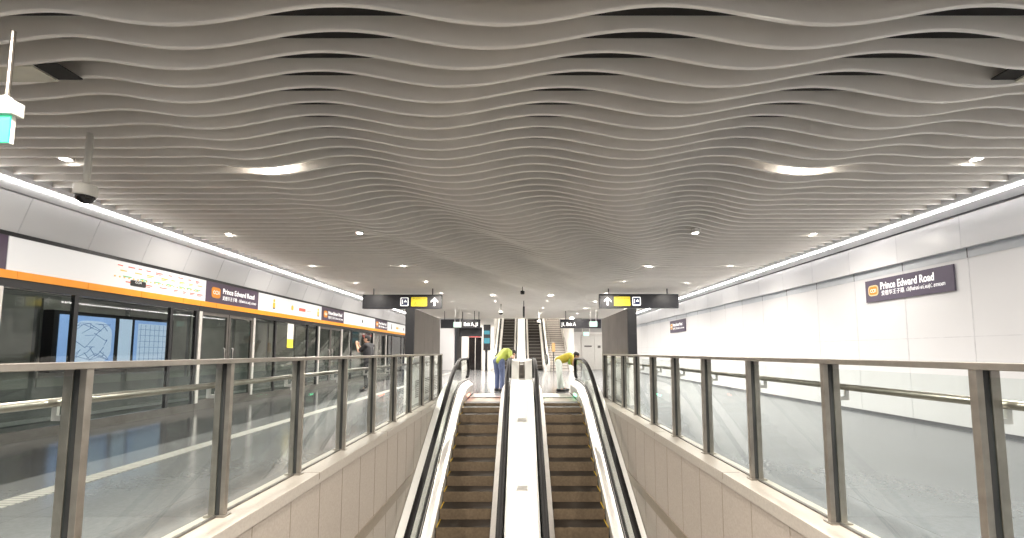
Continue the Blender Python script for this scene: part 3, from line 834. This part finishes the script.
# ------------------------------------------------------------------ hanging signs
def sign_box(name, lab, x0, x1, y, z0, z1, rods, cat, group, rod_top=3.38, m='signblack', rodm='black', d=.14):
    t = thing(name, lab, cat, ((x0 + x1) / 2, y, z1), group)
    MB().box(x0, x1, y, y + d, z0, z1).build('casing', m, t, bevel=.006)
    for r in rods: MB().tube([(r, y + d / 2, z1 - .005), (r, y + d / 2, rod_top)], .02, 8).build('rod', rodm, t)
    return t
FU = ((1, 0, 0), (0, 0, 1))
def arrow(x, y, z, h, t):
    w = h * .42
    pts = [(x - w, z + h * .50), (x - w * .98, z + h * .62), (x, z + h), (x + w * .98, z + h * .62), (x + w, z + h * .50), (x + .16 * h, z + h * .70), (x + .12 * h, z), (x - .12 * h, z), (x - .16 * h, z + h * .70)]
    pts = [(x - .10 * h, z), (x + .10 * h, z), (x + .10 * h, z + .62 * h), (x + w, z + .38 * h), (x + w, z + .58 * h), (x, z + h), (x - w, z + .58 * h), (x - w, z + .38 * h), (x - .10 * h, z + .62 * h)]
    MB().prism([(a, b) for a, b in pts], y - .006, y, 'y').build('arrow', 'letter', t)
def yellow_plate(x0, x1, y, z0, z1, t):
    p = MB().rbox(x0, x1, y - .006, y, z0, z1, axis='y', r=.025).build('platform_plate', 'yellow', t)
    text('lettering', 'Platform', .085, 'yellow_d', p, (x0 + .05, y - .007, z1 - .085), *FU, fit=(x1 - x0) - .1, depth=.001)
    text('lettering', 'A   B', .15, 'yellow_d', p, (x0 + .09, y - .007, z0 + .04), *FU, fit=(x1 - x0) - .18, depth=.001)
def lift_pict(x0, x1, y, z0, z1, t):
    o = MB().rbox(x0, x1, y - .005, y, z0, z1, axis='y', r=.03).build('pictogram_frame', 'letter', t)
    i = MB().rbox(x0 + .03, x1 - .03, y - .008, y - .004, z0 + .03, z1 - .03, axis='y', r=.02).build('pictogram', 'navy', o)
    w = x1 - x0; h = z1 - z0
    MB().prism([(x0 + .42 * w, z0 + .45 * h), (x0 + .82 * w, z0 + .45 * h), (x0 + .62 * w, z0 + .75 * h)], y - .011, y - .007, 'y').build('triangle', 'letter', o)
    MB().prism([(x0 + .22 * w, z0 + .25 * h), (x0 + .30 * w, z0 + .25 * h), (x0 + .30 * w, z0 + .75 * h), (x0 + .22 * w, z0 + .75 * h)], y - .011, y - .007, 'y').build('bar', 'letter', o)
HY = 13.85
lw = 2.73
t = sign_box('hanging_sign', 'black hanging platform sign on the left with arrow at its right end', -5.46, -2.73, HY, 2.665, 3.155, (-5.1, -3.06), 'hanging sign', 'black hanging direction signs', 3.37)
arrow(-2.98, HY, 2.76, .30, t); yellow_plate(-3.78, -3.23, HY, 2.745, 3.065, t); lift_pict(-4.15, -3.87, HY, 2.755, 3.055, t)
t = sign_box('hanging_sign', 'black hanging platform sign on the right with arrow at its left end', 2.70, 5.43, HY, 2.685, 3.175, (3.03, 5.06), 'hanging sign', 'black hanging direction signs', 3.37)
arrow(2.98, HY, 2.78, .30, t); yellow_plate(3.20, 3.76, HY, 2.765, 3.085, t); lift_pict(3.83, 4.12, HY, 2.775, 3.075, t)
BY = 21.6
t = sign_box('hanging_sign', 'distant black exit sign hanging left of the far escalators', -4.3, -2.18, BY, 2.45, 2.92, (-4.1, -2.5), 'hanging sign', 'black hanging direction signs', 3.38)
text('lettering', 'Exit A, J1', .26, 'letter', t, (-3.06, BY - .004, 2.58), *FU, fit=.74, depth=.002, bold=.006)
t = sign_box('hanging_sign', 'distant black exit sign hanging right of the far escalators', 2.10, 4.28, BY, 2.45, 2.92, (2.4, 4.08), 'hanging sign', 'black hanging direction signs', 3.38)
text('lettering', 'J1, Exit A', .26, 'letter', t, (2.17, BY - .004, 2.58), *FU, fit=.78, depth=.002, bold=.006)
o = thing('passenger_display', 'dark blank display panel under the distant left hanging sign', 'display', (-2.65, 22.2, 2.2))
MB().box(-3.35, -2.12, 22.0, 22.12, 2.02, 2.52).build('screen', 'signblack', o)
for x in (-3.2, -2.3): MB().tube([(x, 22.06, 2.5), (x, 22.06, 3.38)], .02, 8).build('rod', 'black', o)
def exit_sign(x0, x1, y, z0, z1, rods, lab, top=3.38, m='exitp'):
    t = thing('exit_sign', lab, 'exit sign', ((x0 + x1) / 2, y, z1), 'green exit signs hung from the ceiling')
    MB().box(x0, x1, y, y + .06, z0, z1).build('casing', 'white2', t, bevel=.004)
    MB().box(x0 + .012, x1 - .012, y - .004, y, z0 + .012, z1 - .012).build('face', m, t)
    text('lettering', 'EXIT', (z1 - z0) * .62, 'letter', t, (x0 + (x1 - x0) * .16, y - .005, z0 + (z1 - z0) * .3), *FU, fit=(x1 - x0) * .68, depth=.001)
    for r in rods: MB().tube([(r, y + .03, z1 - .003), (r, y + .03, top)], .012, 8).build('rod', 'white2', t)
exit_sign(-3.34, -2.96, 20.0, 2.40, 2.66, (-3.28, -3.02), 'distant pale green exit sign hanging in front of the left black sign')
exit_sign(3.40, 3.78, 20.0, 2.43, 2.69, (3.46, 3.72), 'distant pale green exit sign hanging in front of the right black sign')
exit_sign(4.05, 4.42, 26.3, 2.22, 2.48, (4.0, 4.47), 'farthest small exit sign over the pale service doors')
# exit sign at the left edge
t = thing('exit_sign', 'bright green exit sign on a white rod at the top left edge', 'exit sign', (-3.5, 2.62, 2.6), 'green exit signs hung from the ceiling')
MB().tube([(-3.475, 2.62, 2.88), (-3.475, 2.62, 3.372)], .014, 10).build('rod', 'steel', t)
MB().box(-3.72, -3.395, 2.58, 2.66, 2.765, 2.865).build('mount_box', 'cctv', t, bevel=.006)
MB().lathe(-3.475, 2.62, [(.03, 2.863), (.03, 2.893), (.018, 2.905)], 12).build('collar', 'cctv', t)
MB().box(-3.78, -3.415, 2.61, 2.63, 2.57, 2.765).build('casing', 'cctv', t)
MB().box(-3.775, -3.418, 2.602, 2.61, 2.574, 2.762).build('face', 'exitg', t)
text('lettering', 'EXIT', .11, 'letter', t, (-3.74, 2.60, 2.62), *FU, fit=.24, depth=.001)

# ------------------------------------------------------------------ cameras and small hanging devices
def cctv(x, y, z, top, r, lab, s=1.0):
    t = thing('cctv_camera', lab, 'security camera', (x, y, top), 'security cameras hung from the ceiling')
    MB().tube([(x, y, z + .1 * s), (x, y, top)], .028 * s, 12).build('pole', 'cctv', t, True)
    MB().lathe(x, y, [(r * .35, z + .115 * s), (r * .95, z + .10 * s), (r, z + .085 * s), (r, z), (r * .9, z - .012 * s)], 28).build('housing', 'cctv', t)
    d = [(r * .85 * cos(a) + .001, z - .012 * s - r * .85 * sin(a)) for a in [pi / 2 * i / 8 for i in range(9)]]
    MB().lathe(x, y, d, 24).build('dome', 'dome', t, True)
cctv(-4.33, 3.92, 2.735, 3.37, .088, 'white domed security camera hanging on a pole at upper left')
cctv(-.92, 18.5, 2.98, 3.38, .11, 'distant domed camera hanging left of the ceiling centre')
cctv(.93, 21, 2.72, 3.38, .11, 'distant domed camera hanging in front of the right far escalator')
t = thing('hanging_sign', 'thin dark sign seen edge-on at the ceiling centre', 'hanging sign', (.12, 17.5, 3.38), 'black hanging direction signs')
MB().box(.08, .16, 17.2, 17.9, 2.68, 3.12).build('casing', 'signblack', t)
for y in (17.3, 17.8): MB().tube([(.12, y, 3.11), (.12, y, 3.38)], .015, 8).build('rod', 'black', t)
t = thing('ceiling_sensor', 'small black sensor under the slats above the centre deck', 'sensor', (.05, 13.6, 3.3))
MB().lathe(.05, 13.6, [(.055, 3.13), (.07, 3.16), (.07, 3.24), (.03, 3.25)], 16).build('body', 'black', t, True)
MB().tube([(.05, 13.6, 3.245), (.05, 13.6, 3.40)], .012, 8).build('stem', 'black', t)
# access hatches in the slats
for (x0, x1, dk, lab) in ((-4.6, -3.80, -3.60, 'pale access panel between the slats at the upper left edge'), (4.06, 4.5, 3.86, 'pale access panel between the slats at the right edge')):
    y = FY0 + FP * 3 + .0155
    t = thing('access_panel', lab, 'access panel', ((x0 + x1) / 2, y + .1, 3.38), 'access panels in the slat ceiling')
    MB().box(x0, x1, y, y + .1795, 3.392, 3.405).build('panel', 'hatchw', t)
    a, b = (x1, dk) if x0 < 0 else (dk, x0)
    MB().box(a, b, y, y + .1795, 3.41, 3.42).build('dark_gap', 'void', t)

# ------------------------------------------------------------------ downlights
def mid(y):                                   # middle of the gap between two slats
    return FY0 + FP * (math.floor((y - FY0) / FP) + .5)
DL = []
for x, y in ((5.3, 4.66), (5.55, 7.5), (5.4, 10.3), (5.3, 12.7), (5.3, 15.4), (5.3, 18), (5.3, 20.6), (5.3, 23.2), (5.3, 25.8), (4.9, 1.6), (4.9, -1.2), (4.9, -4)):  # pair nearest the end wall added to light it
    DL += [(-x, mid(y), False), (x, mid(y), False)]
for x, y in ((3.05, 7.4), (3.05, 10.2), (3.0, 12.5), (3.0, 15.1), (3.0, 17.6), (3.0, 20.4), (3.0, 23.0), (3.0, 25.6), (1.12, 15.4), (1.12, 17.5), (1.12, 20.3), (1.12, 22.9), (1.12, 25.4)):  # last pair of each row here is extra light for the end wall
    DL += [(-x, mid(y), False), (x * 1.08 if x > 2 else x, mid(y), False)]
for (x, y) in ((-3.05, 4.75), (3.5, 4.75), (-3, 1.9), (3, 1.9), (-1.0, 1.9), (1.0, 1.9), (-1, -.8), (1, -.8), (-3, -.8), (3, -.8), (-1, -3.4), (1, -3.4)):  # all but the first pair are unseen lamps added to light the deck
    DL.append((x, mid(y), True))
cnt = {}
for (x, y, deep) in DL:
    side = ('left' if x < 0 else 'right') + (' near the centre' if abs(x) < 3 else ' near the wall' if abs(x) > 4 else ' of the middle')
    cnt[side] = cnt.get(side, 0) + 1
    z = 3.63 if deep else 3.43
    t = thing('ceiling_downlight', 'small round downlight between slats, %s, number %s in its row' % (side, ordinal(cnt[side]).replace('first', 'one')), 'downlight', (x, y, z), 'recessed downlights in the slat ceiling')
    MB().lathe(x, y, [(.062, z - .012), (.075, z - .008), (.078, z + .06), (.06, z + .09)], 20).build('trim_ring', 'white2', t)
    MB().lathe(x, y, [(.052, z - .016), (.054, z - .0125)], 20).build('lens', 'lamp', t)
    lamp(x, y, z - .03, (4 if y > 2.2 else 70) if deep else (14 if y < 6 else 24 if y < 19 else 20) if abs(x) > 4 else (95 if y < 19 else 55), .1, t)

# ------------------------------------------------------------------ people
def finalize(mb, name, m, parent, voxel, smooth_it=4):
    o = mb.build(name, m, parent)
    r = o.modifiers.new('r', 'REMESH'); r.mode = 'VOXEL'; r.voxel_size = voxel; r.use_smooth_shade = True
    s = o.modifiers.new('s', 'SMOOTH'); s.iterations = smooth_it; s.factor = .5
    bpy.context.view_layer.update()
    me = bpy.data.meshes.new_from_object(o.evaluated_get(bpy.context.evaluated_depsgraph_get()))
    o.modifiers.clear(); old = o.data; o.data = me; me.name = name
    bpy.data.meshes.remove(old)
    return o
def lerp(a, b, t): return Vector(a) * (1 - t) + Vector(b) * t
def hand(mb, wrist, fwd, palm_n, curl=.5, side=1):
    """palm and five bent fingers; fwd = pointing direction, palm_n = palm normal"""
    f = Vector(fwd).normalized(); n = Vector(palm_n); n = (n - f * n.dot(f)).normalized(); a = f.cross(n).normalized() * side
    w = Vector(wrist)
    mb.ell(w + f * .045, (.040, .040, .040), 10, 8, Matrix((a * 1.0, f * 1.25, n * .42)).transposed())
    for i, (dx, L) in enumerate(((-.030, .072), (-.010, .082), (.010, .076), (.029, .060))):
        p = w + f * .082 + a * dx
        q = p + (f * cos(curl * .6) + n * sin(curl * .6)) * L * .5
        r = q + (f * cos(curl * 1.7) + n * sin(curl * 1.7)) * L * .5
        mb.limb([p, q, r], [.0095, .0085, .007], 8)
    p = w + f * .03 - a * .034
    q = p + (f * .6 - a * .7 + n * .3).normalized() * .038; r = q + (f * .85 - a * .1 + n * .5).normalized() * .03
    mb.limb([p, q, r], [.012, .010, .008], 8)
def head(mb, c, face, upv, parent, hairm='hair', capm=None):
    """skull, jaw, nose and ears into the body mesh; hair and eyes as child meshes"""
    u = Vector(upv).normalized(); f = Vector(face); f = (f - u * f.dot(u)).normalized(); a = u.cross(f)
    R = Matrix((a, f, u)).transposed(); c = Vector(c)
    mb.ell(c + u * .025, (.076, .094, .095), 16, 12, R)
    mb.ell(c + f * .028 - u * .045, (.058, .060, .070), 14, 10, R)
    mb.limb([c + f * .092 + u * .01, c + f * .108 - u * .022], [.009, .014], 8)
    for s in (-1, 1): mb.ell(c + a * (.078 * s) - u * .005 - f * .005, (.012, .022, .032), 8, 6, R)
    mb.ell(c + f * .088 - u * .062, (.026, .010, .009), 8, 6, R)
    eyes = MB()
    for s in (-1, 1): eyes.ell(c + f * .088 + u * .012 + a * (.031 * s), (.012, .008, .008), 8, 6, R)
    h = MB(); h.ell(c + u * .045 - f * .014, (.086, .098, .090), 18, 12, R); h.ell(c - f * .045, (.078, .062, .085), 16, 10, R)
    return eyes, h

def person(label, P, mats, loc):
    """P: dict of joints in world space"""
    t = thing('person', label, 'person', loc)
    b = MB()
    pel, chest, neck, hd = map(Vector, (P['pelvis'], P['chest'], P['neck'], P['head']))
    side = (Vector(P['sho_r']) - Vector(P['sho_l'])).normalized()
    spine = [lerp(pel, chest, q) for q in (0, .35, .7, 1.0)]
    def torso(m, g):
        for off, rr in ((-.065, (.115, .11, .125, .12)), (.065, (.115, .11, .125, .12))):
            m.limb([p + side * off for p in spine], [r + g for r in rr], 14)
        m.limb([Vector(P['sho_l']), Vector(P['sho_r'])], [.065 + g, .065 + g], 12)
        m.limb([chest, neck], [.10 + g, .055 + g], 12)
    def legs(m, g, lo=1.0):
        for k in 'lr':
            hip, kn, an = Vector(P['hip_' + k]), Vector(P['knee_' + k]), Vector(P['ank_' + k])
            m.limb([hip, lerp(hip, kn, .5), kn], [.092 + g, .078 + g, .056 + g], 14)
            e = lerp(kn, an, lo)
            m.limb([kn, lerp(kn, an, .3), e], [.056 + g, .056 + g, .038 + g + .012 * (g > 0)], 14)
        m.limb([Vector(P['hip_l']), pel, Vector(P['hip_r'])], [.10 + g, .115 + g, .10 + g], 14)
    def arms(m, g, frac=1.0):
        for k in 'lr':
            sh, el, wr = Vector(P['sho_' + k]), Vector(P['elb_' + k]), Vector(P['wri_' + k])
            if frac >= 1:
                m.limb([sh, el], [.050 + g, .038 + g], 12); m.limb([el, lerp(el, wr, .35), wr], [.038 + g, .037 + g, .025 + g], 12)
            else:
                m.limb([sh, lerp(sh, el, frac)], [.054 + g, .050 + g], 12)
    torso(b, 0); legs(b, 0); arms(b, 0)
    b.limb([neck, hd - (hd - neck).normalized() * .03], [.055, .052], 12)
    for k in 'lr':
        f = Vector(P['toe_' + k]) - Vector(P['ank_' + k]); f.z = 0
        an = Vector(P['ank_' + k])
        b.limb([an, an + f.normalized() * .12 + Vector((0, 0, -.05))], [.04, .03], 10)
        wr = Vector(P['wri_' + k]); fw = Vector(P.get('fin_' + k, wr + (wr - Vector(P['elb_' + k])))) - wr
        hand(b, wr, fw, P.get('palm_' + k, (0, 0, -1)), P.get('curl', .9), 1 if k == 'l' else -1)
    eyes, h = head(b, hd, P['face'], P['hup'], t)
    body = finalize(b, 'body', mats['skin'], t, .009, 3)
    eyes.build('eyes', 'black', t, True)
    finalize(h, 'hair', mats['hair'], t, .012)
    sh = MB(); torso(sh, .014); arms(sh, .016, mats.get('sleeve', .75)); finalize(sh, 'shirt', mats['top'], t, .013)
    tr = MB(); legs(tr, .018, .93); finalize(tr, 'trousers', mats['legs'], t, .013)
    for k in 'lr':
        an, to = Vector(P['ank_' + k]), Vector(P['toe_' + k])
        f = (to - an); f.z = 0; f.normalize(); s_ = MB()
        g0 = Vector((an.x, an.y, loc[2]))
        s_.limb([g0 - f * .06 + Vector((0, 0, .045)), g0 + f * .06 + Vector((0, 0, .045)), g0 + f * .17 + Vector((0, 0, .035))], [.045, .047, .035], 12)
        s_.limb([g0 + Vector((0, 0, .05)), g0 + Vector((0, 0, .11))], [.046, .045], 10)
        finalize(s_, 'shoe', mats['shoe'], t, .009)
    return t

# worker on the left landing, bending toward the inner handrail
x, y = -.66, 12.35
p1 = dict(pelvis=(x - .02, y, .93), chest=(x + .20, y + .22, 1.17), neck=(x + .30, y + .30, 1.18), head=(x + .40, y + .36, 1.13),
          sho_l=(x + .10, y + .36, 1.17), sho_r=(x + .32, y + .06, 1.17),
          elb_l=(x + .30, y + .42, .98), elb_r=(x + .36, y - .14, 1.02), wri_l=(x + .40, y + .20, 1.03), wri_r=(x + .42, y - .32, 1.06),
          fin_l=(x + .44, y + .10, 1.00), fin_r=(x + .43, y - .42, 1.03),
          hip_l=(x - .09, y + .06, .90), hip_r=(x + .06, y - .07, .90), knee_l=(x - .06, y + .06, .48), knee_r=(x + .10, y - .06, .48),
          ank_l=(x - .07, y + .05, .09), ank_r=(x + .08, y - .10, .09), toe_l=(x + .02, y + .16, .03), toe_r=(x + .17, y + .0, .03),
          face=(.5, .5, -.6), hup=(.6, .4, .55))
person('person in yellow-green top and blue jeans bending over the left escalator landing', p1, dict(skin='skin', hair='hair', top='hivis', legs='jeans', shoe='shoe', sleeve=1.0 - .1), (x, y, 0))
# worker on the right landing, bent toward the right handrail
x, y = 1.17, 12.35
p2 = dict(pelvis=(x - .03, y, .92), chest=(x + .30, y - .02, 1.04), neck=(x + .40, y - .03, 1.05), head=(x + .50, y - .04, 1.06),
          sho_l=(x + .34, y + .17, 1.03), sho_r=(x + .34, y - .19, 1.03),
          elb_l=(x + .40, y + .20, .80), elb_r=(x + .38, y - .24, .80), wri_l=(x + .40, y + .06, .98), wri_r=(x + .40, y - .40, .98),
          fin_l=(x + .42, y - .04, 1.0), fin_r=(x + .41, y - .5, 1.0),
          hip_l=(x - .03, y + .09, .90), hip_r=(x - .03, y - .09, .90), knee_l=(x + .02, y + .09, .48), knee_r=(x - .02, y - .10, .48),
          ank_l=(x + .10, y + .10, .09), ank_r=(x - .02, y - .12, .09), toe_l=(x + .25, y + .10, .03), toe_r=(x + .13, y - .12, .03),
          face=(.9, 0, -.3), hup=(.5, 0, .8))
tp = person('person in yellow vest and pale trousers bending over the right escalator landing', p2, dict(skin='skin', hair='hair', top='hivis2', legs='palepants', shoe='shoe'), (x, y, 0))
v = MB().limb([Vector((x + .30, y - .15, .86)), Vector((x + .33, y - .17, .98))], [.07, .075], 12)
finalize(v, 'lime_cloth', 'lime', tp, .012)
# person on the left platform holding up a phone
x, y = -4.72, 12.6
p3 = dict(pelvis=(x, y, .93), chest=(x - .02, y, 1.28), neck=(x - .03, y, 1.44), head=(x - .06, y, 1.575),
          sho_l=(x - .03, y - .19, 1.38), sho_r=(x + .02, y + .19, 1.38),
          elb_l=(x - .24, y - .18, 1.20), elb_r=(x - .22, y + .14, 1.20), wri_l=(x - .36, y - .05, 1.40), wri_r=(x - .36, y + .06, 1.40),
          fin_l=(x - .40, y - .02, 1.50), fin_r=(x - .40, y + .04, 1.50), palm_l=(0, 1, 0), palm_r=(0, -1, 0),
          hip_l=(x, y - .09, .90), hip_r=(x, y + .09, .90), knee_l=(x - .03, y - .10, .49), knee_r=(x + .01, y + .10, .49),
          ank_l=(x - .01, y - .11, .09), ank_r=(x + .04, y + .11, .09), toe_l=(x - .16, y - .12, .03), toe_r=(x - .11, y + .12, .03),
          face=(-1, 0, 0), hup=(0, 0, 1))
p3['curl'] = .6
person('person in black shirt standing on the left platform holding up a phone', p3, dict(skin='skin', hair='hair', top='blackcloth', legs='blackcloth', shoe='shoe'), (x, y, 0))
o = MB().rbox(x - .425, x - .417, y - .075, y + .075, 1.455, 1.535, axis='x', r=.01).build('phone', 'black')
tag(o, 'black phone held up by the person in the black shirt', 'phone')

# ------------------------------------------------------------------ world and colour
w = bpy.data.worlds.new('world'); S.world = w; w.use_nodes = True
bg = w.node_tree.nodes['Background']; bg.inputs[0].default_value = (.92, .95, 1.0, 1); bg.inputs[1].default_value = .14
S.view_settings.view_transform = 'Standard'; S.view_settings.look = 'None'
S.view_settings.exposure = 1.05; S.view_settings.gamma = 1.0
try: S.view_settings.use_curve_mapping = False
except Exception: pass
S.cycles.max_bounces = 10; S.cycles.diffuse_bounces = 7; S.cycles.glossy_bounces = 4; S.cycles.transparent_max_bounces = 24
S.cycles.sample_clamp_indirect = 6; S.cycles.caustics_reflective = False; S.cycles.caustics_refractive = False
S.cycles.use_denoising = True
